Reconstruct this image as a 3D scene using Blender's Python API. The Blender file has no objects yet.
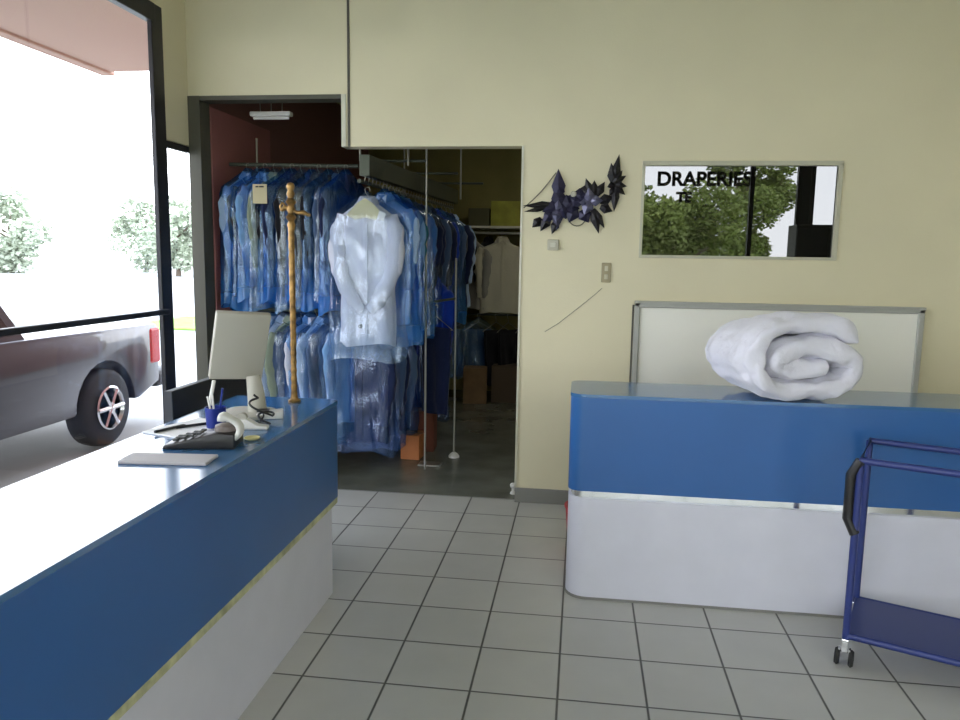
import bpy, bmesh, math, random
from mathutils import Vector, Matrix, noise
PI = math.pi
SC = bpy.context.scene
COL = SC.collection
rnd = random.Random(7)
T = 0.33            # floor tile

# ------------------------------------------------------------------ materials
def mat(name, col, rough=0.6, metal=0.0, spec=0.5, var=None, bump=None, alpha=1.0, ior=None, sheen=0.0, coat=0.0):
    m = bpy.data.materials.new(name); m.use_nodes = True
    nt = m.node_tree; b = nt.nodes['Principled BSDF']
    b.inputs['Base Color'].default_value = (*col, 1)
    b.inputs['Roughness'].default_value = rough
    b.inputs['Metallic'].default_value = metal
    b.inputs['Specular IOR Level'].default_value = spec
    b.inputs['Alpha'].default_value = alpha
    b.inputs['Coat Weight'].default_value = coat
    b.inputs['Sheen Weight'].default_value = sheen
    if ior: b.inputs['IOR'].default_value = ior
    tc = None
    if var or bump:
        tc = nt.nodes.new('ShaderNodeTexCoord')
    if var:
        sc, amt = var[0], var[1]
        n = nt.nodes.new('ShaderNodeTexNoise'); n.inputs['Scale'].default_value = sc; n.inputs['Detail'].default_value = 4
        nt.links.new(tc.outputs['Object'], n.inputs['Vector'])
        r = nt.nodes.new('ShaderNodeMapRange'); r.inputs['From Min'].default_value = .3; r.inputs['From Max'].default_value = .7
        r.inputs['To Min'].default_value = 1 - amt; r.inputs['To Max'].default_value = 1 + amt
        nt.links.new(n.outputs['Fac'], r.inputs['Value'])
        v = nt.nodes.new('ShaderNodeVectorMath'); v.operation = 'SCALE'
        v.inputs[0].default_value = col
        nt.links.new(r.outputs['Result'], v.inputs['Scale'])
        nt.links.new(v.outputs['Vector'], b.inputs['Base Color'])
    if bump:
        n = nt.nodes.new('ShaderNodeTexNoise'); n.inputs['Scale'].default_value = bump[0]; n.inputs['Detail'].default_value = 5
        nt.links.new(tc.outputs['Object'], n.inputs['Vector'])
        bp = nt.nodes.new('ShaderNodeBump'); bp.inputs['Strength'].default_value = bump[1]; bp.inputs['Distance'].default_value = bump[2] if len(bump) > 2 else .01
        nt.links.new(n.outputs['Fac'], bp.inputs['Height'])
        nt.links.new(bp.outputs['Normal'], b.inputs['Normal'])
    return m

def film(name, tint, gloss_col=(1, 1, 1), fac=.12, rough=.1, diff=None, dfac=0.0, bump=None):
    """thin clear sheet: tinted transparency plus a gloss, for panes and garment bags"""
    m = bpy.data.materials.new(name); m.use_nodes = True
    nt = m.node_tree; nt.nodes.clear()
    out = nt.nodes.new('ShaderNodeOutputMaterial')
    tr = nt.nodes.new('ShaderNodeBsdfTransparent'); tr.inputs['Color'].default_value = (*tint, 1)
    gl = nt.nodes.new('ShaderNodeBsdfGlossy'); gl.inputs['Color'].default_value = (*gloss_col, 1); gl.inputs['Roughness'].default_value = rough
    mx = nt.nodes.new('ShaderNodeMixShader')
    if bump:
        tc = nt.nodes.new('ShaderNodeTexCoord')
        mp = nt.nodes.new('ShaderNodeMapping'); mp.inputs['Scale'].default_value = (1, 1, .25)
        nt.links.new(tc.outputs['Object'], mp.inputs['Vector'])
        n = nt.nodes.new('ShaderNodeTexNoise'); n.inputs['Scale'].default_value = bump[0]; n.inputs['Detail'].default_value = 4
        nt.links.new(mp.outputs['Vector'], n.inputs['Vector'])
        bp = nt.nodes.new('ShaderNodeBump'); bp.inputs['Strength'].default_value = bump[1]; bp.inputs['Distance'].default_value = .03
        nt.links.new(n.outputs['Fac'], bp.inputs['Height']); nt.links.new(bp.outputs['Normal'], gl.inputs['Normal'])
    mx.inputs['Fac'].default_value = fac
    nt.links.new(tr.outputs[0], mx.inputs[1]); nt.links.new(gl.outputs[0], mx.inputs[2])
    last = mx
    if diff:   # the film is gathered and doubled toward the hem, so it is denser there
        d = nt.nodes.new('ShaderNodeBsdfDiffuse'); d.inputs['Color'].default_value = (*diff, 1)
        m2 = nt.nodes.new('ShaderNodeMixShader')
        t2 = nt.nodes.new('ShaderNodeTexCoord'); sp = nt.nodes.new('ShaderNodeSeparateXYZ'); nt.links.new(t2.outputs['Generated'], sp.inputs[0])
        rg = nt.nodes.new('ShaderNodeMapRange'); rg.inputs['From Min'].default_value = 0; rg.inputs['From Max'].default_value = .38
        rg.inputs['To Min'].default_value = min(.75, dfac * 2.6); rg.inputs['To Max'].default_value = dfac * .35
        nt.links.new(sp.outputs['Z'], rg.inputs['Value']); nt.links.new(rg.outputs[0], m2.inputs['Fac'])
        nt.links.new(mx.outputs[0], m2.inputs[1]); nt.links.new(d.outputs[0], m2.inputs[2]); last = m2
    nt.links.new(last.outputs[0], out.inputs['Surface'])
    return m

def tile_mat():
    m = bpy.data.materials.new('floor_tile'); m.use_nodes = True
    nt = m.node_tree; N = nt.nodes; L = nt.links; b = N['Principled BSDF']
    tc = N.new('ShaderNodeTexCoord'); sx = N.new('ShaderNodeSeparateXYZ'); L.new(tc.outputs['Object'], sx.inputs[0])
    def mth(op, a, bb=None):
        n = N.new('ShaderNodeMath'); n.operation = op
        for i, v in enumerate((a, bb)):
            if v is None: continue
            if isinstance(v, (int, float)): n.inputs[i].default_value = v
            else: L.new(v, n.inputs[i])
        return n.outputs[0]
    outs = []; cells = []
    for ax in (0, 1):
        u = mth('DIVIDE', sx.outputs[ax], T)
        u = mth('ADD', u, 100.0)
        r = mth('FRACT', mth('ADD', u, .5))
        outs.append(mth('ABSOLUTE', mth('SUBTRACT', r, .5)))       # 0 at a joint
        cells.append(mth('FLOOR', u))
    d = mth('MINIMUM', outs[0], outs[1])
    rm = N.new('ShaderNodeMapRange'); rm.inputs['From Min'].default_value = .008; rm.inputs['From Max'].default_value = .018
    L.new(d, rm.inputs['Value'])
    cx = N.new('ShaderNodeCombineXYZ'); L.new(cells[0], cx.inputs[0]); L.new(cells[1], cx.inputs[1])
    wn = N.new('ShaderNodeTexWhiteNoise'); L.new(cx.outputs[0], wn.inputs['Vector'])
    ns = N.new('ShaderNodeTexNoise'); ns.inputs['Scale'].default_value = 5; ns.inputs['Detail'].default_value = 6
    L.new(tc.outputs['Object'], ns.inputs['Vector'])
    v = mth('ADD', mth('MULTIPLY', wn.outputs['Value'], .06), mth('MULTIPLY', ns.outputs['Fac'], .16))
    v = mth('ADD', v, .89)
    sc = N.new('ShaderNodeVectorMath'); sc.operation = 'SCALE'; sc.inputs[0].default_value = (.50, .495, .455); L.new(v, sc.inputs['Scale'])
    mx = N.new('ShaderNodeMix'); mx.data_type = 'RGBA'
    mx.inputs['A'].default_value = (.085, .082, .07, 1); L.new(rm.outputs[0], mx.inputs['Factor']); L.new(sc.outputs[0], mx.inputs['B'])
    L.new(mx.outputs['Result'], b.inputs['Base Color'])
    b.inputs['Roughness'].default_value = .33; b.inputs['Specular IOR Level'].default_value = .45
    bp = N.new('ShaderNodeBump'); bp.inputs['Strength'].default_value = .5; bp.inputs['Distance'].default_value = .003
    L.new(rm.outputs[0], bp.inputs['Height']); L.new(bp.outputs['Normal'], b.inputs['Normal'])
    return m

M = {}
M['wall'] = mat('cream_paint', (.70, .64, .44), .62, var=(1.3, .04), bump=(90, .08))
M['ceil'] = mat('ceiling_board', (.62, .61, .52), .8, bump=(60, .2))
M['tile'] = tile_mat()
M['lino'] = mat('grey_linoleum', (.15, .155, .125), .22, spec=.5, var=(3, .25))
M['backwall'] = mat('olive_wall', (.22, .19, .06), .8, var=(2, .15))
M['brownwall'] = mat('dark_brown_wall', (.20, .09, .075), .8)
M['maroon'] = mat('maroon_paint', (.32, .12, .11), .5, var=(3, .08))
M['frame'] = mat('dark_bronze_frame', (.018, .018, .022), .4, metal=.3)
M['glass'] = film('clear_glass', (.985, .985, .985), fac=.05, rough=.0)
M['dglass'] = mat('dark_window_glass', (.006, .006, .004), .0, ior=2.15, spec=.5)
M['alu'] = mat('grey_trim', (.42, .42, .38), .45, metal=.2)
M['jamb'] = mat('jamb_paint', (.075, .072, .052), .55)
M['trimw'] = mat('pale_trim', (.62, .6, .48), .5)
M['seam'] = mat('dark_seam', (.09, .08, .06), .6)
M['vinyl'] = mat('grey_vinyl_base', (.21, .205, .185), .55)
M['blue'] = mat('blue_laminate', (.024, .108, .31), .30, spec=.5, var=(2.5, .05))
M['bluetop'] = mat('blue_laminate_top', (.045, .145, .31), .13, spec=.5, ior=2.0, var=(2.5, .05))
M['white_lam'] = mat('white_laminate', (.62, .62, .68), .4, var=(6, .03))
M['lime'] = mat('worn_yellow_edge', (.50, .50, .28), .55, var=(14, .35))
M['mirror'] = mat('mirror_strip', (.86, .88, .88), .08, metal=1.0)
M['beige_pl'] = mat('beige_plastic', (.43, .41, .34), .5)
M['white_pl'] = mat('white_plastic', (.72, .71, .66), .35)
M['black_pl'] = mat('black_plastic', (.012, .011, .011), .35)
M['cable'] = mat('black_rubber', (.01, .01, .01), .5)
M['navy_pl'] = mat('blue_plastic', (.01, .025, .22), .3)
M['grey_pad'] = mat('grey_pad', (.42, .40, .41), .6)
M['paper'] = mat('white_paper', (.85, .85, .84), .7)
M['yellow'] = mat('yellow_soft', (.55, .5, .22), .6)
M['brass'] = mat('brass', (.27, .16, .055), .36, metal=.75, var=(30, .6))
M['duvet'] = mat('white_cotton', (.70, .69, .76), .9, spec=.2, sheen=.3, bump=(7, .55, .05))
M['panelw'] = mat('off_white_panel', (.88, .86, .77), .4)
M['purple'] = mat('dark_purple_foil', (.022, .02, .05), .38, metal=.4, var=(20, .4))
M['blackfoil'] = mat('black_foil', (.014, .012, .014), .45, metal=.3)
M['greyfoil'] = mat('grey_violet_foil', (.12, .12, .19), .35, metal=.5, var=(25, .3))
M['steel'] = mat('galvanised_steel', (.36, .35, .30), .4, metal=.7)
M['darksteel'] = mat('dull_grey_steel', (.09, .10, .075), .5, metal=.5)
M['orange'] = mat('orange_cardboard', (.55, .19, .06), .7, var=(8, .1))
M['card'] = mat('brown_cardboard', (.20, .12, .055), .8, var=(8, .12))
M['yellowbox'] = mat('olive_yellow_card', (.34, .33, .05), .7, var=(7, .2))
M['red'] = mat('red_plastic', (.5, .02, .03), .4)
M['cartblue'] = mat('cart_blue_paint', (.02, .035, .16), .4)
M['chrome'] = mat('chrome', (.75, .75, .75), .15, metal=1.0)
M['tag'] = mat('ticket_card', (.50, .44, .27), .8)
M['cape'] = mat('pale_yellow_paper', (.66, .60, .34), .7)
M['ink'] = mat('black_ink', (.02, .02, .02), .8)
M['letter'] = mat('black_vinyl_lettering', (.01, .01, .012), .5)
M['asphalt'] = mat('pale_concrete', (.40, .40, .385), .85, var=(.6, .08))
M['grass'] = mat('grass', (.22, .36, .06), .95, var=(2, .3), bump=(30, .8))
M['leaf'] = mat('leaves', (.24, .30, .07), .7, var=(.5, .35))
M['leafhaze'] = mat('hazed_leaves', (.42, .47, .36), .7, var=(.5, .3))  # leaf colour lightened to carry the haze over the distant trees
M['bark'] = mat('bark', (.12, .09, .065), .9, bump=(20, .6))
M['stucco'] = mat('pink_stucco', (.55, .36, .28), .85, bump=(50, .3))
M['carpaint'] = mat('grey_car_paint', (.05, .05, .06), .3, metal=.4, coat=.6)
M['carblack'] = mat('dark_car_trim', (.02, .022, .028), .5)
M['carglass'] = mat('car_glass', (.01, .012, .014), .04, spec=.8)
M['tyre'] = mat('tyre_rubber', (.02, .02, .02), .8)
M['tail'] = mat('red_lens', (.55, .02, .03), .2)
M['carnavy'] = mat('dark_blue_car_paint', (.01, .012, .04), .3, coat=.5)
BAG = {
 'blue': film('blue_garment_film', (.42, .66, .95), (.75, .88, 1), .15, .22, (.055, .25, .64), .22, (14, .9)),
 'clear': film('clear_garment_film', (.72, .84, .97), (.9, .95, 1), .13, .2, (.15, .36, .68), .12, (14, .9)),
 'deep': film('deep_blue_garment_film', (.28, .52, .92), (.6, .8, 1), .14, .22, (.02, .15, .52), .26, (14, .9)),
 'front': film('front_garment_film', (.88, .92, .97), (.9, .95, 1), .12, .2, (.30, .50, .80), .10, (14, .9)),
 'dim': film('thin_garment_film', (.70, .78, .92), (.7, .8, 1), .09, .2, (.05, .12, .34), .12, (14, .9)),
}
FAB = {
 'white': (.62, .64, .74), 'ivory': (.60, .58, .45), 'pale blue': (.36, .50, .72), 'light blue': (.20, .38, .66),
 'mid blue': (.06, .17, .45), 'royal blue': (.01, .045, .36), 'navy': (.012, .02, .065), 'black': (.010, .010, .014),
 'charcoal': (.035, .038, .045), 'grey': (.17, .18, .19), 'slate blue': (.06, .10, .19), 'sage': (.26, .31, .24),
 'beige': (.52, .49, .38), 'denim': (.10, .16, .27), 'olive': (.16, .15, .04), 'stone grey': (.30, .29, .26), 'teal': (.03, .18, .26),
}
FM = {k: mat(k.replace(' ', '_') + '_cloth', v, .85, spec=.2, sheen=.15, bump=(35, .35, .01)) for k, v in FAB.items()}

# ------------------------------------------------------------------ mesh helpers
class MB:
    def __init__(s): s.bm = bmesh.new(); s.smooth = False
    def box(s, lo, hi, bevel=0.0, seg=2, rot=None):
        b = bmesh.new(); bmesh.ops.create_cube(b, size=1)
        c = [(lo[i] + hi[i]) / 2 for i in range(3)]; d = [abs(hi[i] - lo[i]) for i in range(3)]
        for v in b.verts: v.co = Vector((v.co[i] * d[i] for i in range(3)))
        if bevel: bmesh.ops.bevel(b, geom=b.edges[:], offset=bevel, segments=seg, affect='EDGES', profile=.5)
        mt = Matrix.Translation(c)
        if rot is not None: mt = mt @ rot
        b.transform(mt); s.merge(b); return s
    def merge(s, b, mtx=None):
        if mtx is not None: b.transform(mtx)
        m = bpy.data.meshes.new('t'); b.to_mesh(m); b.free(); s.bm.from_mesh(m); bpy.data.meshes.remove(m)
    def tube(s, pts, r, n=10, closed=False, cap=True):
        pts = [Vector(p) for p in pts]; rs = r if isinstance(r, (list, tuple)) else [r] * len(pts)
        k = len(pts); rings = []; prev = None
        for i, p in enumerate(pts):
            if closed: t = pts[(i + 1) % k] - pts[i - 1]
            else: t = pts[min(i + 1, k - 1)] - pts[max(i - 1, 0)]
            if t.length < 1e-9: t = Vector((0, 0, 1))
            t.normalize()
            if prev is None:
                a = Vector((0, 0, 1)) if abs(t.z) < .9 else Vector((1, 0, 0)); u = t.cross(a).normalized()
            else:
                u = (prev - t * prev.dot(t))
                u = u.normalized() if u.length > 1e-6 else t.orthogonal().normalized()
            prev = u; w = t.cross(u)
            rings.append([s.bm.verts.new(p + (u * math.cos(2 * PI * j / n) + w * math.sin(2 * PI * j / n)) * rs[i]) for j in range(n)])
        m = k if closed else k - 1
        for i in range(m):
            A, B = rings[i], rings[(i + 1) % k]
            for j in range(n): s.bm.faces.new((A[j], A[(j + 1) % n], B[(j + 1) % n], B[j]))
        if cap and not closed:
            s.bm.faces.new(rings[0][::-1]); s.bm.faces.new(rings[-1])
        return s
    def rings(s, R, closed_u=True, cap=(False, False)):
        V = [[s.bm.verts.new(p) for p in ring] for ring in R]; n = len(V[0])
        for i in range(len(V) - 1):
            for j in range(n if closed_u else n - 1):
                s.bm.faces.new((V[i][j], V[i][(j + 1) % n], V[i + 1][(j + 1) % n], V[i + 1][j]))
        if cap[0]: s.bm.faces.new(V[0][::-1])
        if cap[1]: s.bm.faces.new(V[-1])
        return s
    def lathe(s, prof, n=24, c=(0, 0, 0), axis='Z'):
        R = []
        for r, z in prof:
            ring = []
            for j in range(n):
                a = 2 * PI * j / n; x, y = max(r, 1e-4) * math.cos(a), max(r, 1e-4) * math.sin(a)
                p = (x, y, z) if axis == 'Z' else ((z, x, y) if axis == 'X' else (x, z, y))
                ring.append((p[0] + c[0], p[1] + c[1], p[2] + c[2]))
            R.append(ring)
        return s.rings(R, cap=(True, True))
    def prism(s, poly, h0, h1, axis='Z', bevel=0):
        b = bmesh.new()
        def P(u, v, h): return (u, v, h) if axis == 'Z' else ((h, u, v) if axis == 'X' else (u, h, v))
        A = [b.verts.new(P(u, v, h0)) for u, v in poly]; B = [b.verts.new(P(u, v, h1)) for u, v in poly]
        n = len(poly)
        b.faces.new(A[::-1]); b.faces.new(B)
        for i in range(n): b.faces.new((A[i], A[(i + 1) % n], B[(i + 1) % n], B[i]))
        bmesh.ops.recalc_face_normals(b, faces=b.faces[:])
        if bevel:
            ed = [e for e in b.edges if len(e.link_faces) == 2 and e.calc_face_angle(0) > .6]
            bmesh.ops.bevel(b, geom=ed, offset=bevel, segments=2, affect='EDGES', profile=.5)
        s.merge(b); return s
    def build(s, name, m, parent=None, smooth=False, loc=None, solidify=0):
        bmesh.ops.recalc_face_normals(s.bm, faces=s.bm.faces[:])
        me = bpy.data.meshes.new(name); s.bm.to_mesh(me); s.bm.free()
        o = bpy.data.objects.new(name, me); COL.objects.link(o)
        if m: me.materials.append(m)
        if smooth:
            me.polygons.foreach_set('use_smooth', [True] * len(me.polygons))
            try: me.set_sharp_from_angle(angle=math.radians(smooth if smooth is not True else 50))
            except Exception: pass
        if parent: o.parent = parent
        if loc: o.location = loc
        if solidify:
            md = o.modifiers.new('thick', 'SOLIDIFY'); md.thickness = solidify; md.offset = 0
        return o

def tag(o, label, cat, group=None, kind=None):
    o['label'] = label; o['category'] = cat
    if group: o['group'] = group
    if kind: o['kind'] = kind
    return o
def thing(name, label, cat, loc=(0, 0, 0), rz=0, group=None):
    o = bpy.data.objects.new(name, None); COL.objects.link(o); o.location = loc; o.rotation_euler = (0, 0, rz)
    o.empty_display_size = .05
    return tag(o, label, cat, group)
def struct(o, label=None):
    o['kind'] = 'structure'
    if label: o['label'] = label
    return o

# ================================================================== camera
CAM = Vector((.0398, -2.6426, 1.6305))
fw = Vector((-.1304, .9823, -.1350)); rt = Vector((.9912, .1338, .0158)); fw.normalize(); rt = (rt - fw * rt.dot(fw)).normalized(); up = rt.cross(fw)
cd = bpy.data.cameras.new('camera'); co = bpy.data.objects.new('camera', cd); COL.objects.link(co)
co.matrix_world = Matrix(((rt.x, up.x, -fw.x, CAM.x), (rt.y, up.y, -fw.y, CAM.y), (rt.z, up.z, -fw.z, CAM.z), (0, 0, 0, 1)))
cd.sensor_width = 36; cd.lens = 755.8 / 960 * 36; cd.clip_start = .05; cd.clip_end = 500
SC.camera = co

# ================================================================== room shell
YB = 2.27; YT = 2.39; XL = -2.60; XR = 3.95; YF = -4.6; ZC = 3.5; YFAR = 6.45
struct(MB().box((XL - .1, YF - .1, -.12), (XR + .1, 2.32, 0)).build('floor', M['tile']), 'pale square tiled shop floor')
struct(MB().box((-2.62, 2.32, -.12), (1.6, YFAR + .1, -.001)).build('floor', M['lino']), 'dark grey glossy floor of the back room')
struct(MB().box((XL - .1, YF - .1, ZC), (XR + .1, YT, ZC + .1)).build('ceiling', M['ceil']))
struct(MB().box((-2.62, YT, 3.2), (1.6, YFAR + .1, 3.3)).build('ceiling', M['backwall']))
w = MB()
w.box((-2.602, YB, 0), (-2.58, YT, ZC))
w.box((-2.58, YB, 2.66), (-1.536, YT, ZC))
w.box((-1.536, YB, 2.33), (-.36, YT, ZC))
w.box((-.36, YB, 0), (.40, YT, ZC))
w.box((.40, YB, 0), (1.56, YT, 1.655)); w.box((.40, YB, 2.225), (1.56, YT, ZC))
w.box((1.56, YB, 0), (XR + .1, YT, ZC))
struct(w.build('wall_back', M['wall']), 'cream wall with the doorway to the back room')
struct(MB().box((-1.503, YB - .006, 2.33), (-1.488, YB + .001, ZC)).build('trim_1', M['seam']), 'dark vertical seam above the doorway')
j = MB(); j.box((-2.602, YB - .012, 0), (-2.517, YT + .005, 2.66)); j.box((-2.517, YB - .006, 2.632), (-1.545, YT, 2.66))
struct(j.build('trim_2', M['jamb']), 'olive doorway trim on the left jamb and head')
struct(MB().box((-1.545, YB - .008, 2.33), (-1.515, YT, 2.66)).build('trim_3', M['trimw']))
struct(MB().box((-.365, YB - .008, .1), (-.352, YT, 2.33)).build('trim_4', M['trimw']))
struct(MB().box((-.362, YB - .014, 0), (2.0, YB, .10), .004).build('baseboard_back', M['vinyl']))
# reflective inner window in the back wall
wn = bpy.data.objects.new('window_2', None); COL.objects.link(wn); struct(wn, 'long dark glazed window reflecting the street'); wn.location = (.98, YB, 1.655)
f = MB(); X0, X1, Z0, Z1 = .40 - .98, 1.56 - .98, 0, .57
f.box((X0 - .012, -.012, Z1 - .016), (X1 + .014, .02, Z1 + .012), .003); f.box((X0 - .012, -.012, Z0 - .012), (X1 + .014, .02, Z0 + .006), .003)
f.box((X0 - .012, -.012, Z0), (X0 + .006, .02, Z1), .003); f.box((X1 - .012, -.012, Z0), (X1 + .014, .02, Z1), .003)
f.build('window_frame', mat('cream_grey_trim', (.50, .48, .36), .5), wn)
MB().box((X0, .012, Z0), (X1, .022, Z1)).build('pane', M['dglass'], wn)

# left window wall
w = MB()
w.box((XL - .04, YF, 3.13), (XL, YB, ZC)); w.box((XL - .04, 1.98, 2.33), (XL, YB, 3.13))
w.box((XL - .1, -2.2, 0), (XL, -1.9, 3.13)); w.box((XL - .1, YF, 0), (XL, -4.3, 3.13))
struct(w.build('wall_left', M['wall']))
w1 = bpy.data.objects.new('window_1', None); COL.objects.link(w1); struct(w1, 'tall dark framed shop window on the left'); w1.location = (XL, 2.0, 0)
f = MB(); y = lambda v: v - 2.0
f.box((-.030, y(1.86), 0), (.0, y(1.985), 3.13), .004)          # main mullion
f.box((-.05, y(-1.9), 3.02), (.005, y(1.9), 3.13), .005)         # head
f.box((-.09, y(-1.9), 0), (.015, y(1.9), .06), .005)
f.box((-.07, y(.05), 0), (.01, y(.12), 3.02), .005)
f.box((-.07, y(-1.9), 0), (.01, y(-1.83), 3.02), .005)
f.box((-.03, y(1.98), 2.29), (.0, y(2.265), 2.34), .004)
f.box((-.03, y(1.98), 0), (.0, y(2.265), .09), .004)
f.build('window_frame', M['frame'], w1)
f = MB(); f.box((-.01, y(.12), 1.235), (.03, y(1.90), 1.27), .008); f.build('push_bar', M['frame'], w1)
MB().box((-.02, y(-1.83), .06), (-.014, y(1.90), 3.02)).build('pane', M['glass'], w1)
MB().box((-.02, y(1.984), .09), (-.014, y(2.265), 2.29)).build('pane', M['glass'], w1)
w3 = bpy.data.objects.new('window_3', None); COL.objects.link(w3); struct(w3, 'second tall shop window nearer the street'); w3.location = (XL, -3.2, 0)
f = MB()
f.box((-.07, -1.1, .0), (.01, -1.03, 3.13)); f.box((-.07, .93, 0), (.01, 1.0, 3.13)); f.box((-.07, -1.1, 0), (.01, 1.0, .08)); f.box((-.07, -1.1, 3.05), (.01, 1.0, 3.13))
f.build('window_frame', M['frame'], w3); MB().box((-.05, -1.03, .08), (-.042, .93, 3.05)).build('pane', M['glass'], w3)
# right wall
struct(MB().box((XR, YF, 0), (XR + .1, YB, ZC)).build('wall_right', M['wall']))
# street front behind the camera
w = MB(); w.box((XL - .1, YF - .1, 3.2), (XR + .1, YF, ZC)); w.box((3.18, YF - .1, 0), (3.30, YF, 3.2))
w.box((XL - .1, YF - .1, 0), (XL + .1, YF, 3.2)); w.box((XR - .1, YF - .1, 0), (XR + .1, YF, 3.2))
struct(w.build('wall_front', M['carblack']))
w4 = bpy.data.objects.new('window_4', None); COL.objects.link(w4); struct(w4, 'street front glazing'); w4.location = (0, YF, 0)
f = MB()
for x in (XL + .1, -1.3, .0, .86, 2.45, 3.12, 3.30, XR - .16): f.box((x, -.08, 0), (x + .06, .01, 3.2))
f.box((XL + .1, -.08, 0), (XR - .1, .01, .1)); f.box((XL + .1, -.08, 3.12), (XR - .1, .01, 3.2))
f.build('window_frame', M['frame'], w4)
MB().box((XL + .1, -.045, .1), (XR - .1, -.038, 3.12)).build('pane', M['glass'], w4)
def text(body, size, name, m, parent, mtx):
    c = bpy.data.curves.new(name, 'FONT'); c.body = body; c.size = size; c.extrude = .001; c.align_x = 'LEFT'; c.offset = .011
    o = bpy.data.objects.new(name, c); COL.objects.link(o)
    dg = bpy.context.evaluated_depsgraph_get(); me = bpy.data.meshes.new_from_object(o.evaluated_get(dg))
    bpy.data.objects.remove(o); me.materials.clear(); me.materials.append(m)
    o = bpy.data.objects.new(name, me); COL.objects.link(o); o.parent = parent; o.matrix_local = mtx
    return o
# glass lettering reads correctly from the street, so text +x runs to world -x... seen mirrored from inside
R180 = Matrix.Rotation(PI / 2, 4, 'X')
text('DRAPERIES', .285, 'lettering', M['letter'], w4, Matrix.Translation((1.10, -.052, 2.74)) @ R180)
text('TE', .20, 'lettering', M['letter'], w4, Matrix.Translation((1.40, -.052, 2.50)) @ R180)

# back room shell
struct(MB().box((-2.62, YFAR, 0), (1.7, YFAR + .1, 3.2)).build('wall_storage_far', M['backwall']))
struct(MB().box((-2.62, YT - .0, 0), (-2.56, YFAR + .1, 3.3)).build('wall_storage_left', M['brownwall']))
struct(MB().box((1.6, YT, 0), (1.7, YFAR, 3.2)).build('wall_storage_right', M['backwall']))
d1 = bpy.data.objects.new('door_1', None); COL.objects.link(d1); struct(d1, 'maroon door folded back inside the doorway'); d1.location = (-2.515, 2.41, 0)
d1.rotation_euler = (0, 0, math.radians(90))
f = MB(); f.box((0, 0, .01), (1.0, .04, 2.62), .004); f.build('door_leaf', M['maroon'], d1)
f = MB(); f.tube([(.84, -.0, 1.02), (.84, -.05, 1.02), (.75, -.055, 1.02)], .011); f.lathe([(.026, 0), (.026, .008), (.012, .012)], 16, (.84, -.012, 1.02), 'Y'); f.build('door_handle', M['steel'], d1, True)

# ================================================================== outside
struct(MB().box((-90, -70, -.3), (60, 90, -.13)).build('parking_lot', M['asphalt']), 'bright pale car park')
struct(MB().box((-10.6, 13.4, -.13), (-2, 16.6, -.08), .02).build('grass_strip', M['grass']), 'strip of bright grass beyond the car park')
struct(MB().box((-60, -19, -.13), (40, -14, -.06), .02).build('grass_strip', M['grass']), 'grass verge across the street front')
c = MB(); c.box((-4.15, -6, 3.18), (-2.72, 3.75, 3.42), .02); c.box((-4.22, -6, 3.16), (-4.10, 3.8, 3.75), .01)
c.box((-4.15, -6.2, 3.45), (6, -4.72, 3.7))
struct(c.build('canopy', M['stucco']), 'pinkish stucco canopy over the shop window')
co_ = MB().box((-4.2, -1.2, -.13), (-3.95, -.95, 3.2), .01); struct(co_.build('canopy_post', M['stucco']))

def crown(seed, rx, rz, n, leaf, clusters=16):
    r = random.Random(seed); b = MB(); cs = []
    for _ in range(clusters):
        a = r.uniform(0, 2 * PI); q = r.random() ** .5; h = r.uniform(-1, 1); k = math.sqrt(max(0, 1 - h * h)) * q
        cs.append((Vector((math.cos(a) * k * rx, math.sin(a) * k * rx, h * rz)), r.uniform(.28, .5) * rx))
    for i in range(n):
        c, cr = cs[i % clusters]
        d = Vector((r.gauss(0, 1), r.gauss(0, 1), r.gauss(0, 1))).normalized() * cr * r.uniform(.55, 1.05); p = c + d
        u = Vector((r.gauss(0, 1), r.gauss(0, 1), r.gauss(0, .5))).normalized(); v = u.cross(Vector((r.gauss(0, 1), r.gauss(0, 1), r.gauss(0, 1)))).normalized()
        s = leaf * r.uniform(.6, 1.3)
        q = [b.bm.verts.new(p + u * s * e + v * s * g * .55) for e, g in ((-1, 0), (0, -1), (1, 0), (0, 1))]
        b.bm.faces.new(q)
    return b
def tree(loc, label, h, rx, rz, seed, m, leaf=.16, n=4200, group=None):
    t = thing('tree', label, 'tree', loc, 0, group)
    b = MB(); b.tube([(0, 0, -.1), (.05, .03, h * .25), (-.04, .05, h * .5), (0, 0, h * .8)], [.2, .16, .12, .04], 10)
    r = random.Random(seed)
    for k in range(6):
        a = k * 1.05 + r.random(); z = h * (.35 + .06 * k)
        b.tube([(0, 0, z), (math.cos(a) * rx * .35, math.sin(a) * rx * .35, z + rz * .3), (math.cos(a) * rx * .7, math.sin(a) * rx * .7, z + rz * .6)], [.07, .05, .02], 7)
    b.build('trunk', M['bark'], t, True)
    crown(seed, rx, rz, n, leaf).build('foliage', m, t, loc=(0, 0, h - rz * .75))
    return t
left_trees = [((-43, 50, -.13), 4.8, 2.5, 2.3, 'tall loose tree at the far left edge of the distant tree line'),
              ((-37.5, 59, -.13), 4.8, 2.7, 2.2, 'low broad tree second from the left in the distant tree line'),
              ((-29.5, 50, -.13), 4.3, 2.5, 2.0, 'tree partly behind the dark window mullion'),
              ((-26.0, 59, -.13), 4.9, 2.7, 2.4, 'tree seen through the narrow pane beside the doorway'),
              ((-50, 43, -.13), 4.8, 2.6, 2.3, 'wide tree above the parked pickup'),
              ((-56.5, 35, -.13), 5.2, 2.6, 2.4, 'large tree at the outer left of the car park')]
for i, (l, h, rx, rz, lb) in enumerate(left_trees):
    tree(l, lb, h, rx, rz, 30 + i, M['leafhaze'], .22, 4200, 'distant trees across the car park')
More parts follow.
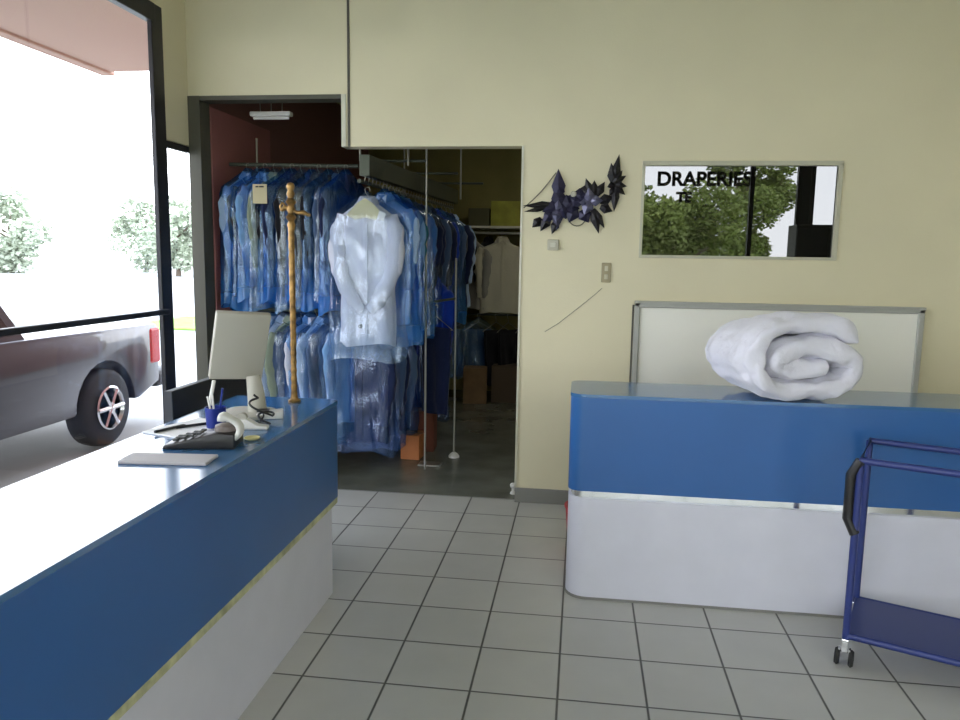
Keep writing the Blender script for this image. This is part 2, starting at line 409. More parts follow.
rear = [((2.2, -15, -.13), 3.35, 2.0, 1.6), ((5.3, -20.5, -.13), 5.7, 1.6, 2.5), ((-3.5, -18, -.13), 6.5, 3, 2.6), ((12.5, -21, -.13), 5.0, 2.4, 2.0)]
rl = ['broad green tree reflected under the window lettering', 'taller dark tree reflected beside the dark mullion', 'tree across the street opposite the left counter', 'tree reflected at the right end of the dark window']
for i, (l, h, rx, rz) in enumerate(rear):
    tree(l, rl[i], h, rx, rz, 50 + i, M['leaf'], .085, 22000, 'street trees in the window reflection')

def pickup(loc, rz, label, paint, scale=1.0):
    t = thing('pickup_truck', label, 'truck', loc, rz)      # local: rear at +y, side facing +x
    t.scale = (scale,) * 3
    def arch(cy, r, n=12): return [(cy + r * math.cos(a), .36 + r * math.sin(a)) for a in [PI - PI * k / n for k in range(n + 1)]]
    W = .86
    low = [(-4.75, .42)] + [(-4.55, .36)] + arch(-3.95, .42) + arch(-.86, .42) + [(-.36, .36), (0, .48), (.0, 1.02), (-.04, 1.06), (-1.75, 1.08), (-3.55, 1.08), (-3.75, 1.06), (-4.6, .95), (-4.78, .75)]
    b = MB(); b.prism(low, -W, W, 'X', .03); b.build('body', paint, t, 30)
    cab = [(-3.6, 1.06), (-3.05, 1.60), (-2.1, 1.62), (-1.80, 1.06)]
    b = MB(); R = []
    for (yy, zz), wd in zip([(0, 0), (0, 0)], [0, 0]): pass
    A = [(-W + .02, 1.05), (W - .02, 1.05)]
    bm = bmesh.new()
    vs = [bm.verts.new((sx * (W - .02 if z < 1.2 else W - .16), yy, z)) for yy, z in cab for sx in (-1, 1)]
    for q in ((0, 1, 3, 2), (2, 3, 5, 4), (4, 5, 7, 6), (0, 2, 4, 6), (1, 7, 5, 3)): bm.faces.new([vs[k] for k in q])
    bmesh.ops.recalc_face_normals(bm, faces=bm.faces[:]); b.merge(bm); b.build('cab', paint, t)
    for sx in (-1, 1):
        b = MB(); bm = bmesh.new()
        def P(yy, z): return (sx * ((W - .02) - (z - 1.06) / .55 * .14 + .006), yy, z)
        v = [bm.verts.new(P(*p)) for p in ((-3.40, 1.12), (-3.02, 1.53), (-2.58, 1.55), (-2.58, 1.12))]; bm.faces.new(v)
        v = [bm.verts.new(P(*p)) for p in ((-2.50, 1.12), (-2.50, 1.55), (-2.15, 1.55), (-1.92, 1.12))]; bm.faces.new(v)
        b.merge(bm); b.build('side_window', M['carglass'], t)
        MB().box((sx * .76 - .11, -.17, .66), (sx * .76 + .11, .02, 1.02), .03).build('tail_light', M['tail'], t)
        MB().box((sx * .66 - .14, -4.80, .66), (sx * .66 + .14, -4.66, .82), .03).build('headlight', M['chrome'], t)
    MB().box((-.84, -.02, .40), (.84, .34, .58), .05).build('bumper', M['carblack'], t)
    MB().box((-.62, -.01, .56), (.62, .02, .98), .015).build('tailgate', paint, t)
    for sx in (-1, 1):
        for cy in (-3.95, -.86):
            b = MB(); b.lathe([(.17, -.1), (.30, -.11), (.345, -.08), (.355, 0), (.345, .08), (.30, .11), (.17, .1)], 32, (sx * .76, cy, .36), 'X')
            wh = b.build('wheel', M['tyre'], t, True)
            b = MB(); cx = sx * .865
            b.lathe([(.19, 0), (.2, sx * .02), (.185, sx * .03), (.17, 0)], 28, (cx, cy, .36), 'X'); b.lathe([(.05, 0), (.05, sx * .03)], 16, (cx, cy, .36), 'X')
            for k in range(6):
                a = k * PI / 3; b.tube([(cx + sx * .015, cy, .36), (cx + sx * .015, cy + .185 * math.cos(a), .36 + .185 * math.sin(a))], .022, 6)
            b.build('rim', M['chrome'], wh, True)
    return t
pickup((-5.02, 4.42, -.13), 0, 'grey pickup with a red tail light parked outside the tall window', M['carpaint'])
# ================================================================== counters
def rrect(x0, x1, y0, y1, rad, corners, n=8):
    """plan outline; corners = which of (x0y0, x1y0, x1y1, x0y1) are rounded"""
    P = []
    for i, (cx, cy, a0) in enumerate(((x0, y0, PI), (x1, y0, 1.5 * PI), (x1, y1, 0), (x0, y1, .5 * PI))):
        if corners[i]:
            ox = cx + rad if cx == x0 else cx - rad; oy = cy + rad if cy == y0 else cy - rad
            for k in range(n + 1):
                a = a0 + (PI / 2) * k / n; P.append((ox + rad * math.cos(a), oy + rad * math.sin(a)))
        else: P.append((cx, cy))
    return P
# left counter (x -1.59..-1.08, end at y .75)
t = thing('service_counter', 'long blue-topped counter on the left carrying the monitor', 'counter', (-1.33, -.7, 0))
L = lambda x, y_, z: (x + 1.33, y_ + .7, z)
def lp(poly): return [(x + 1.33, y_ + .7) for x, y_ in poly]
b = MB(); b.prism(lp(rrect(-1.59, -1.08, -2.35, .755, .03, (0, 0, 1, 0))), .935, .952, 'Z'); b.build('countertop', M['bluetop'], t)
b = MB(); b.prism(lp(rrect(-1.58, -1.082, -2.34, .752, .03, (0, 0, 1, 0))), .487, .935, 'Z'); b.build('front_panel', M['blue'], t, 30)
b = MB(); b.prism(lp(rrect(-1.58, -1.083, -2.34, .75, .03, (0, 0, 1, 0))), .458, .487, 'Z'); b.build('edge_strip', M['lime'], t, 30)
b = MB(); b.prism(lp(rrect(-1.57, -1.112, -2.33, .733, .01, (0, 0, 1, 0))), 0, .455, 'Z'); b.build('base_panel', M['white_lam'], t, 30)
# right counter
t = thing('service_counter', 'blue counter on the right with the rolled white comforter', 'counter', (1.2, 1.06, 0))
def rp(poly): return [(x - 1.2, y_ - 1.06) for x, y_ in poly]
b = MB(); b.prism(rp(rrect(0.004, 2.6, .862, 1.268, .06, (1, 0, 0, 1))), .988, 1.004, 'Z'); b.build('countertop', M['bluetop'], t)
b = MB(); b.prism(rp(rrect(0.006, 2.6, .864, 1.266, .06, (1, 0, 0, 1))), .538, .988, 'Z'); b.build('front_panel', M['blue'], t, 30)
b = MB(); b.prism(rp(rrect(0.022, 2.6, .876, 1.26, .06, (1, 0, 0, 1))), .503, .538, 'Z'); b.build('mirror_strip', M['mirror'], t, 30)
b = MB(); b.prism(rp(rrect(0.008, 2.6, .862, 1.262, .10, (1, 0, 0, 1))), .012, .503, 'Z'); b.build('base_panel', M['white_lam'], t, 30)
b = MB(); b.prism(rp(rrect(0.004, 2.6, .858, 1.266, .10, (1, 0, 0, 1))), 0, .012, 'Z'); b.build('toe_strip', M['vinyl'], t, 30)

# ------------------------------------------------------------------ comforter
def comforter():
    t = thing('comforter', 'thick white quilted comforter rolled up on the right counter', 'comforter', (.985, 1.03, 1.005), math.radians(13))
    K = [(.225, .262), (.13, .322), (-.04, .335), (-.165, .292), (-.218, .195), (-.185, .10), (-.09, .056), (.07, .052), (.185, .082), (.222, .152), (.165, .212), (.05, .238), (-.065, .222), (-.118, .172), (-.05, .146), (.07, .15), (.10, .152)]
    def cat(p0, p1, p2, p3, u):
        return [.5 * ((2 * b_) + (-a + c) * u + (2 * a - 5 * b_ + 4 * c - d) * u * u + (-a + 3 * b_ - 3 * c + d) * u ** 3) for a, b_, c, d in zip(p0, p1, p2, p3)]
    P0 = []
    for i in range(len(K) - 1):
        for q in range(10): P0.append(cat(K[max(i - 1, 0)], K[i], K[i + 1], K[min(i + 2, len(K) - 1)], q / 10))
    P0.append(K[-1]); n = len(P0); m = 40; Lh = .225; R = []; b = MB()
    for i in range(n):
        s = i / (n - 1); c = Vector((P0[i][0], 0, P0[i][1]))
        a_, b_ = P0[max(i - 1, 0)], P0[min(i + 1, n - 1)]
        tx = Vector((b_[0] - a_[0], 0, b_[1] - a_[1])).normalized(); nn = Vector((tx.z, 0, -tx.x))
        th = (.052 + .006 * (s > .5)) * (1 + .10 * math.sin(s * 31))
        e = min(s, 1 - s) * n / 6
        if e < 1: th *= max(.25, math.sin(e * PI / 2))
        LL = Lh * (1 + .05 * math.sin(11 * s) - .12 * max(0, s - .55))
        sp = abs((s * 7.0) % 1 - .5)           # quilting seams across the roll
        th *= 1 - .22 * math.exp(-((.5 - sp) * 14) ** 2)
        ring = []
        for q in range(m):
            u = 2 * PI * q / m; cu, su = math.cos(u), math.sin(u)
            py = math.copysign(abs(cu) ** .5, cu) * LL; pn = math.copysign(abs(su) ** .75, su) * th
            w = math.exp(-((abs(((py / LL) * 1.3 + .5) % 1 - .5)) * 12) ** 2)
            P = c + Vector((0, py, 0)) + nn * pn * (1 - .25 * w)
            P += nn * (.013 * noise.noise(P * 10) + .009 * noise.noise(P * 24)) + Vector((0, 1, 0)) * .03 * noise.noise(P * 8 + Vector((3, 1, 0)))
            P.x *= 1.10 + .04 * (py / LL); P.z *= 1.02 - .05 * (py / LL)
            P.z = max(P.z, .001); ring.append(P)
        R.append(ring)
    b.rings(R, cap=(True, True))
    o = b.build('quilted_roll', M['duvet'], t, 180)
    sd = o.modifiers.new('soft', 'SUBSURF'); sd.levels = 1; sd.render_levels = 1
    return t
comforter()

# ------------------------------------------------------------------ items on the left counter
ZL = .952
t = thing('computer_monitor', 'beige flat monitor seen from behind on the left counter', 'monitor', (-1.37, .33, ZL), 0)
th = math.radians(-9)
mm = Matrix.Translation((.0, 0, .298)) @ Matrix.Rotation(math.radians(5), 4, 'Y') @ Matrix.Rotation(math.radians(38), 4, 'Z') @ Matrix.Rotation(math.radians(17), 4, 'X')
b = MB(); b.box((-.108, -.018, -.155), (.112, .018, .150), .008); b.bm.transform(mm); b.build('housing', M['beige_pl'], t, 40)
b = MB(); b.box((-.095, .017, -.14), (.098, .022, .138)); b.bm.transform(mm); b.build('screen', M['black_pl'], t)
b = MB(); b.tube([(.065, .02, .015), (.06, .02, .09), (.045, .03, .165)], [.04, .036, .03], 14); b.build('stand_neck', M['beige_pl'], t, True)
b = MB(); b.prism(rrect(-.08, .13, -.10, .11, .06, (1, 1, 1, 1)), 0, .018, 'Z', .004); b.build('stand_foot', M['beige_pl'], t, 40)
b = MB(); b.tube([(-.075, -.12, .0), (-.088, -.09, .08), (-.085, -.06, .155)], .008, 8); b.build('stand_leg', M['white_pl'], t, True)
t = thing('pen_cup', 'dark blue pen cup in front of the monitor stand', 'cup', (-1.355, .08, ZL))
MB().lathe([(.0, 0), (.035, 0), (.040, .085), (.037, .085), (.033, .006), (0, .006)], 24).build('cup', M['navy_pl'], t, 40)
for k, (dx, dy, cc) in enumerate(((-.02, .0, 'white_pl'), (.012, .012, 'paper'), (.0, -.015, 'white_pl'), (.022, -.005, 'navy_pl'))):
    p = MB().tube([(dx * .4, dy * .4, .01), (dx * 1.6, dy * 1.6, .125 + .012 * k)], .0042, 8).build('pen', M[cc], None, True)
    p.location = (-1.355, .08, ZL)
    tag(p, ['white pen leaning left in the blue cup', 'tallest white pen at the back of the blue cup', 'white pen leaning to the front of the blue cup', 'dark blue pen leaning right in the blue cup'][k], 'pen', 'pens in the blue cup')

# telephone
t = thing('telephone', 'black desk telephone with a curved off-white handset', 'telephone', (-1.25, -.17, ZL), math.radians(10))
b = MB(); b.prism([(-.15, .0), (.10, .0), (.10, .052), (.04, .058), (-.14, .016)], -.065, .065, 'Y', .006); b.build('base', M['black_pl'], t, 40)
b = MB()
for i in range(3):
    for jx in range(4): b.box((-.115 + jx * .027, -.05 + i * .027, .026 + jx * .0075), (-.098 + jx * .027, -.034 + i * .027, .034 + jx * .0075), .002)
b.build('keypad', mat('dark_grey_keys', (.05, .05, .05), .5), t)
b = MB(); b.lathe([(0, 0), (.038, 0), (.036, .018), (.02, .024), (0, .024)], 20, (.055, -.0, .056)); b.build('cradle', mat('taupe_plastic', (.13, .105, .09), .4), t, True)
pts = []
for k in range(15):
    a = math.radians(-62 + 140 * k / 14); pts.append((.035 + .078 * math.cos(a), -.045 + .02 * math.cos(a), .03 + .058 * (math.sin(a) * .85 + .6)))
b = MB(); R = []
for k, p in enumerate(pts):
    q = pts[min(k + 1, 14)]; p0 = pts[max(k - 1, 0)]; tv = (Vector(q) - Vector(p0)).normalized(); sv = Vector((.15, 1, 0)).normalized(); nv = tv.cross(sv).normalized()
    wd = .022 + (.006 if k in (0, 1, 13, 14) else 0); hh = .0095 + (.006 if k < 2 or k > 12 else 0)
    R.append([Vector(p) + sv * wd * math.copysign(abs(math.cos(u)) ** .6, math.cos(u)) + nv * hh * math.copysign(abs(math.sin(u)) ** .6, math.sin(u)) for u in [2 * PI * e / 16 for e in range(16)]])
b.rings(R, cap=(True, True)); b.build('handset', M['white_pl'], t, 180)

p = MB().box((-.145, -.055, 0), (.145, .055, .011), .004).build('desk_pad', M['grey_pad']); p.location = (-1.285, -.385, ZL); p.rotation_euler = (0, 0, math.radians(6))
tag(p, 'thin grey pad lying in front of the telephone', 'pad')
p = MB().box((-.10, -.14, 0), (.10, .14, .006), .001).build('paper_stack', M['paper']); p.location = (-1.45, .06, ZL); p.rotation_euler = (0, 0, math.radians(-18))
tag(p, 'stack of white papers behind the telephone', 'papers')
for k, (x, y_, a, lb) in enumerate(((-1.50, .0, 70, 'black pen lying nearest the window on the white papers'), (-1.44, .07, 48, 'black pen lying near the blue cup on the white papers'))):
    p = MB().tube([(-.07, 0, 0), (.06, 0, 0), (.072, 0, 0)], [.0055, .0055, .002], 8).build('pen', M['black_pl'], None, True)
    p.location = (x, y_, ZL + .0117); p.rotation_euler = (0, 0, math.radians(a)); tag(p, lb, 'pen')
# small white card reader with cable
t = thing('card_reader', 'small white card reader with black keys behind the monitor stand', 'card reader', (-1.235, .31, ZL), math.radians(20))
MB().prism([(-.055, 0), (.055, 0), (.055, .034), (-.055, .018)], -.035, .035, 'Y', .004).build('housing', M['white_pl'], t, 40)
MB().box((-.05, -.026, .029), (.0, .026, .034), .001).build('keys', M['black_pl'], t)
t = thing('tape_dispenser', 'low white desk dispenser between the blue cup and the cable', 'dispenser', (-1.225, .10, ZL), math.radians(12))
MB().prism([(-.06, 0), (.07, 0), (.07, .012), (.03, .018), (-.01, .042), (-.05, .040)], -.022, .022, 'Y', .004).build('housing', M['white_pl'], t, 40)
MB().lathe([(.0, -.012), (.02, -.012), (.02, .012), (0, .012)], 20, (-.03, 0, .045), 'Y').build('roll', M['beige_pl'], t, True)
pts = []
for k in range(41):
    s = k / 40; a = s * 4 * PI
    pts.append((-1.27 + .10 * s + .044 * math.cos(a) * math.sin(PI * s), .24 - .08 * s + .048 * math.sin(a) * math.sin(PI * s), ZL + .008 + .10 * (1 - s) ** 2 + .03 * abs(math.sin(a * .5)) * math.sin(PI * s)))
c_ = MB().tube(pts, .0045, 8).build('cable', M['cable'], None, True); tag(c_, 'black cable looping from the monitor across the left counter', 'cable')
pts = [(-1.235 + .004 * math.cos(k * 1.3) + .0008 * k, .31 - .009 * k, ZL + .0062 + .03 * max(0, math.sin(k * .26))) for k in range(24)]
c_ = MB().tube(pts, .004, 8).build('cable', M['cable'], None, True); tag(c_, 'second black cable trailing from the card reader toward the telephone', 'cable')
p = MB().lathe([(0, 0), (.022, 0), (.030, .006), (.028, .009), (.018, .004), (0, .004)], 20).build('coin_dish', M['yellow'], None, True); p.location = (-1.145, -.06, ZL); tag(p, 'small yellow dish on the left counter beside the handset', 'dish')

# brass pole
t = thing('brass_stand', 'tall ornate brass pole with cross arm at the far end of the left counter', 'stand', (-1.262, .655, ZL))
MB().lathe([(0, 0), (.028, 0), (.030, .008), (.018, .016), (.0155, .03), (.014, .05), (.0, .05)], 24).build('base', M['brass'], t, 40)
b = MB(); prof = [(.0, .04), (.013, .04)]
z = .05
while z < .78: prof += [(.0125, z), (.0145, z + .018), (.0125, z + .036)]; z += .04
prof += [(.012, z), (0, z)]
b.lathe(prof, 16); b.build('pole', M['brass'], t, 50)
b = MB(); prof = [(0, .78), (.014, .78)]
for k in range(5): z = .79 + k * .034; prof += [(.013, z), (.024 if k % 2 else .019, z + .017), (.013, z + .034)]
prof += [(.016, .965), (.019, .978), (.014, .99), (0, .995)]
b.lathe(prof, 16); b.build('finial', M['brass'], t, 60)
b = MB(); b.tube([(-.045, 0, .87), (-.03, 0, .885), (0, 0, .875), (.03, 0, .862), (.06, 0, .862), (.088, 0, .85)], [.006, .014, .010, .008, .011, .007], 10)
b.tube([(-.044, 0, .87), (-.05, 0, .89), (-.04, 0, .905), (-.028, 0, .895)], .006, 8); b.build('cross_arm', M['brass'], t, True)

p = MB(); p.box((-1.775, .43, 0), (-1.735, 1.25, 1.022), .004)
p = p.build('partition_board', M['carblack']); tag(p, 'low black partition board standing behind the left counter', 'board')

# ------------------------------------------------------------------ back wall items
t = thing('framed_panel', 'white panel in a grey frame mounted low on the wall behind the comforter', 'panel', (1.15, YB - .002, .60))
b = MB(); x0, x1, z1 = -.775, .95, .765
b.box((x0, -.035, z1 - .035), (x1, 0, z1), .006); b.box((x0, -.035, 0), (x0 + .035, 0, z1), .006); b.box((x1 - .035, -.035, 0), (x1, 0, z1), .006); b.box((x0, -.035, 0), (x1, 0, .035), .006)
b.box((x0 - .0, -.045, z1 - .01), (x1, -.0, z1 + .006), .003)
b.build('frame', mat('pale_grey_frame', (.40, .40, .36), .45), t)
MB().box((x0 + .034, -.016, .034), (x1 - .034, -.004, z1 - .034)).build('panel_board', M['panelw'], t)
MB().box((x0 - .012, -.022, 0), (x0 - .002, 0, z1 - .02)).build('dark_edge_strip', M['seam'], t)  # narrow dark strip along the left edge of the panel

t = thing('thermostat', 'small square beige thermostat on the wall below the purple foil decoration', 'thermostat', (-.152, YB + .003, 1.712))
MB().box((-.036, -.022, -.032), (.036, 0, .036), .006).build('cover', mat('aged_cream_plastic', (.50, .47, .36), .5), t)
MB().box((-.018, -.026, -.012), (.018, -.02, .018), .002).build('dial', mat('pale_cream_plastic', (.62, .60, .50), .5), t)
t = thing('light_switch', 'beige double wall switch plate right of the thermostat', 'switch', (.190, YB, 1.545))
MB().box((-.030, -.010, -.062), (.030, 0, .062), .004).build('plate', mat('tan_plastic', (.34, .29, .17), .5), t)
MB().box((-.011, -.018, .010), (.011, -.008, .042), .002).build('switch', mat('pale_switch', (.52, .48, .34), .4), t)
MB().box((-.011, -.018, -.042), (.011, -.008, -.010), .002).build('switch', bpy.data.materials['pale_switch'], t)
p = MB().tube([(.167, YB - .003, 1.445), (.12, YB - .003, 1.40), (.02, YB - .003, 1.315), (-.10, YB - .003, 1.215), (-.19, YB - .003, 1.155)], .0022, 6).build('wall_wire', mat('grey_wire', (.28, .27, .2), .6), None, True)
tag(p, 'thin wire running diagonally down from the switch plate', 'wire')

def spike(nm_, m_, par, c, ang, ln, wd, y0, y1):
    b = MB()
    d = Vector((math.cos(ang), 0, math.sin(ang))); n = Vector((-d.z, 0, d.x))
    c = Vector((c[0], 0, c[1])); tip = c + d * ln
    ln *= 1.08; wd *= 1.6; mid = c + d * ln * .35
    c = c - d * .012
    P = [c - n * wd * .45 + Vector((0, y0, 0)), c + n * wd * .45 + Vector((0, y0, 0)), mid + n * wd + Vector((0, y0 - .004, 0)), tip + Vector((0, y1, 0)), mid - n * wd + Vector((0, y0 - .004, 0))]
    top = mid + Vector((0, y0 - .022, 0)); V = [b.bm.verts.new(p) for p in P]; tp = b.bm.verts.new(top); bt = b.bm.verts.new(mid + Vector((0, y0 + .004, 0)))
    for k in range(5):
        b.bm.faces.new((V[k], V[(k + 1) % 5], tp)); b.bm.faces.new((V[(k + 1) % 5], V[k], bt))
    b.build(nm_, m_, par)
# main cluster, local coords in metres from (575px,195px)
def px(u, v): return ((u - 575) * .00667, (197 - v) * .00667)
t = thing('foil_decoration', 'dark purple spiky foil decoration hung on the wall right of the doorway', 'decoration', (-.005, YB - .008, 1.985))
b = MB()
for (u, v, a, ln, wd) in ((557, 192, 92, .17, .028), (557, 196, 268, .19, .032), (560, 200, 200, .13, .03), (552, 205, 235, .12, .022), (566, 196, -5, .11, .035), (572, 204, 250, .09, .03), (580, 206, 300, .08, .028), (560, 188, 130, .07, .02), (562, 200, 20, .09, .035), (566, 204, 200, .08, .035), (570, 200, 270, .06, .03), (556, 188, 280, .10, .03), (572, 192, 10, .10, .028)):
    spike('purple_leaf', M['purple'], t, px(u, v), math.radians(a), ln, wd, -.012, -.02)
b = MB()
for (u, v, a, ln, wd) in ((590, 192, 90, .10, .022), (593, 190, 60, .09, .018), (588, 192, 110, .12, .022), (597, 196, 20, .08, .022), (598, 202, -20, .07, .02), (590, 205, 285, .15, .02), (592, 206, 300, .12, .015), (578, 188, 0, .08, .03), (553, 200, 182, .20, .016), (545, 203, 190, .14, .010), (540, 214, 225, .07, .02), (548, 212, 240, .10, .022), (556, 215, 250, .09, .018)):
    spike('black_leaf', M['blackfoil'], t, px(u, v), math.radians(a), ln, wd, -.008, -.014)
b = MB()
for (u, v, a, ln, wd) in ((586, 196, 95, .08, .022), (586, 197, 250, .09, .025), (588, 196, 0, .07, .022), (584, 198, 180, .05, .018), (556, 206, 85, .07, .02), (556, 207, 265, .06, .018)):
    spike('pale_leaf', M['greyfoil'], t, px(u, v), math.radians(a), ln, wd, -.018, -.03)
b = MB(); q = [px(u, v) for u, v in ((524, 203), (532, 196), (540, 188), (548, 178), (554, 170))]
b.tube([(x, -.006, z) for x, z in q], .0035, 6)
q = [px(575 + 8.5 * math.cos(a), 210 + 9.5 * math.sin(a)) for a in [math.radians(-15 + 210 * k / 16) for k in range(17)]]
b.tube([(x, -.008, z) for x, z in q], .004, 6); b.build('wire_hoop', mat('olive_wire', (.13, .12, .08), .5), t, True)
b = MB(); b.lathe([(0, -.03), (.016, -.028), (.02, -.02), (.012, -.012), (0, -.012)], 12, (px(571, 190)[0], 0, px(571, 190)[1]), 'Y'); b.build('cream_flower', mat('cream_foil', (.5, .47, .36), .5), t, True)
t = thing('foil_decoration', 'smaller black spiky foil decoration with one long point downward near the dark window', 'decoration', (.215, YB - .008, 2.06))
b = MB()
def p2(u, v): return ((u - 612) * .00667, (185 - v) * .00667)
for (u, v, a, ln, wd) in ((614, 183, 268, .15, .018), (612, 178, 100, .12, .022), (612, 180, 60, .10, .018), (613, 180, 200, .05, .016), (614, 182, 320, .08, .014), (614, 180, 350, .07, .014), (613, 178, 30, .08, .014), (612, 184, 240, .05, .012), (612, 176, 80, .16, .018)):
    spike('black_leaf', M['blackfoil'], t, p2(u, v), math.radians(a), ln, wd, -.006, -.012)

# door stop, red bin
t = thing('door_stop', 'small white rubber-tipped door stop at the foot of the right jamb', 'door stop', (-.388, 2.44, 0))
MB().lathe([(0, 0), (.022, 0), (.018, .012), (.010, .02), (.010, .04), (.020, .048), (.024, .062), (.016, .074), (0, .076)], 18).build('stop', M['white_pl'], t, True)
t = thing('waste_bin', 'red plastic bin hidden behind the right counter', 'bin', (.115, 1.42, 0))
MB().lathe([(0, 0), (.10, 0), (.125, .27), (.131, .275), (.131, .285), (.118, .285), (.095, .01), (0, .01)], 28).build('bucket', M['red'], t, 40)

# rolling cart at the right
t = thing('rolling_cart', 'blue tubular rolling cart with black casters at the right edge', 'cart', (1.57, .46, 0), math.radians(-24))
b = MB(); hx, hy = .37, .20
for z in (.13, .86):
    b.tube([(-hx, -hy, z), (hx, -hy, z), (hx, hy, z), (-hx, hy, z)], .014, 10, closed=True)
for sx in (-1, 1):
    for sy in (-1, 1): b.tube([(sx * hx, sy * hy, .11), (sx * hx, sy * hy, .86)], .014, 10)
b.build('frame', M['cartblue'], t, True)
b = MB(); b.box((-hx, -hy, .125), (hx, hy, .14)); b.build('shelf', M['cartblue'], t)
b = MB(); b.tube([(-hx, -hy, .86), (-hx - .03, -hy, .80), (-hx - .03, -hy, .62), (-hx, -hy, .56)], .02, 10); b.build('handle_grip', M['black_pl'], t, True)
for sx in (-1, 1):
    for sy in (-1, 1):
        x, y_ = sx * hx, sy * hy
        b = MB(); b.box((x - .014, y_ - .016, .06), (x + .014, y_ + .016, .118), .004); b.box((x - .022, y_ - .010, .022), (x - .017, y_ + .010, .075)); b.box((x + .017, y_ - .010, .022), (x + .022, y_ + .010, .075))
        cs = b.build('caster', M['chrome'], t)
        for s2 in (-1, 1): MB().lathe([(0, -.009), (.03, -.009), (.036, 0), (.03, .009), (0, .009)], 20, (x + s2 * .026, y_, .036), 'X').build('caster_wheel', M['tyre'], cs, True)

# ================================================================== garments
def superell(a, w, d, e=.75):
    c, s_ = math.cos(a), math.sin(a)
    return math.copysign(abs(c) ** e, c) * w, math.copysign(abs(s_) ** e, s_) * d
def loft(prof, folds, seed, amp, n=44, hem=0.0, jit=.0):
    b = MB(); r = random.Random(seed); ph = r.uniform(0, 6); ph2 = r.uniform(0, 6); R = []
    zt, zb = prof[0][0], prof[-1][0]
    for (z, w, d) in prof:
        s_ = (zt - z) / (zt - zb); ring = []
        for k in range(n):
            a = 2 * PI * k / n; x, y_ = superell(a, w, d)
            f = amp * s_ * (math.sin(folds * a + ph + 1.5 * s_) + .6 * math.sin((folds * 2 + 1) * a + ph2 - 2 * s_))
            x2 = x + math.cos(a) * f * .5; y2 = y_ + math.sin(a) * f
            nz = noise.noise(Vector((x2 * 9 + seed, y2 * 9, z * 7))) * jit * min(1, s_ * 4)
            zz = z + (hem * math.sin(3 * a + ph) if z == zb else 0)
            ring.append((x2 + nz * .6, y2 + nz, zz))
        R.append(ring)
    b.rings(R); return b
def interp(keys, m):
    out = []
    for i in range(len(keys) - 1):
        k = max(1, m if abs(keys[i][0] - keys[i + 1][0]) > .12 else 2)
        for q in range(k):
            u = q / k; out.append(tuple(keys[i][c] * (1 - u) + keys[i + 1][c] * u for c in range(3)))
    out.append(keys[-1]); return out
TAGN = [0]
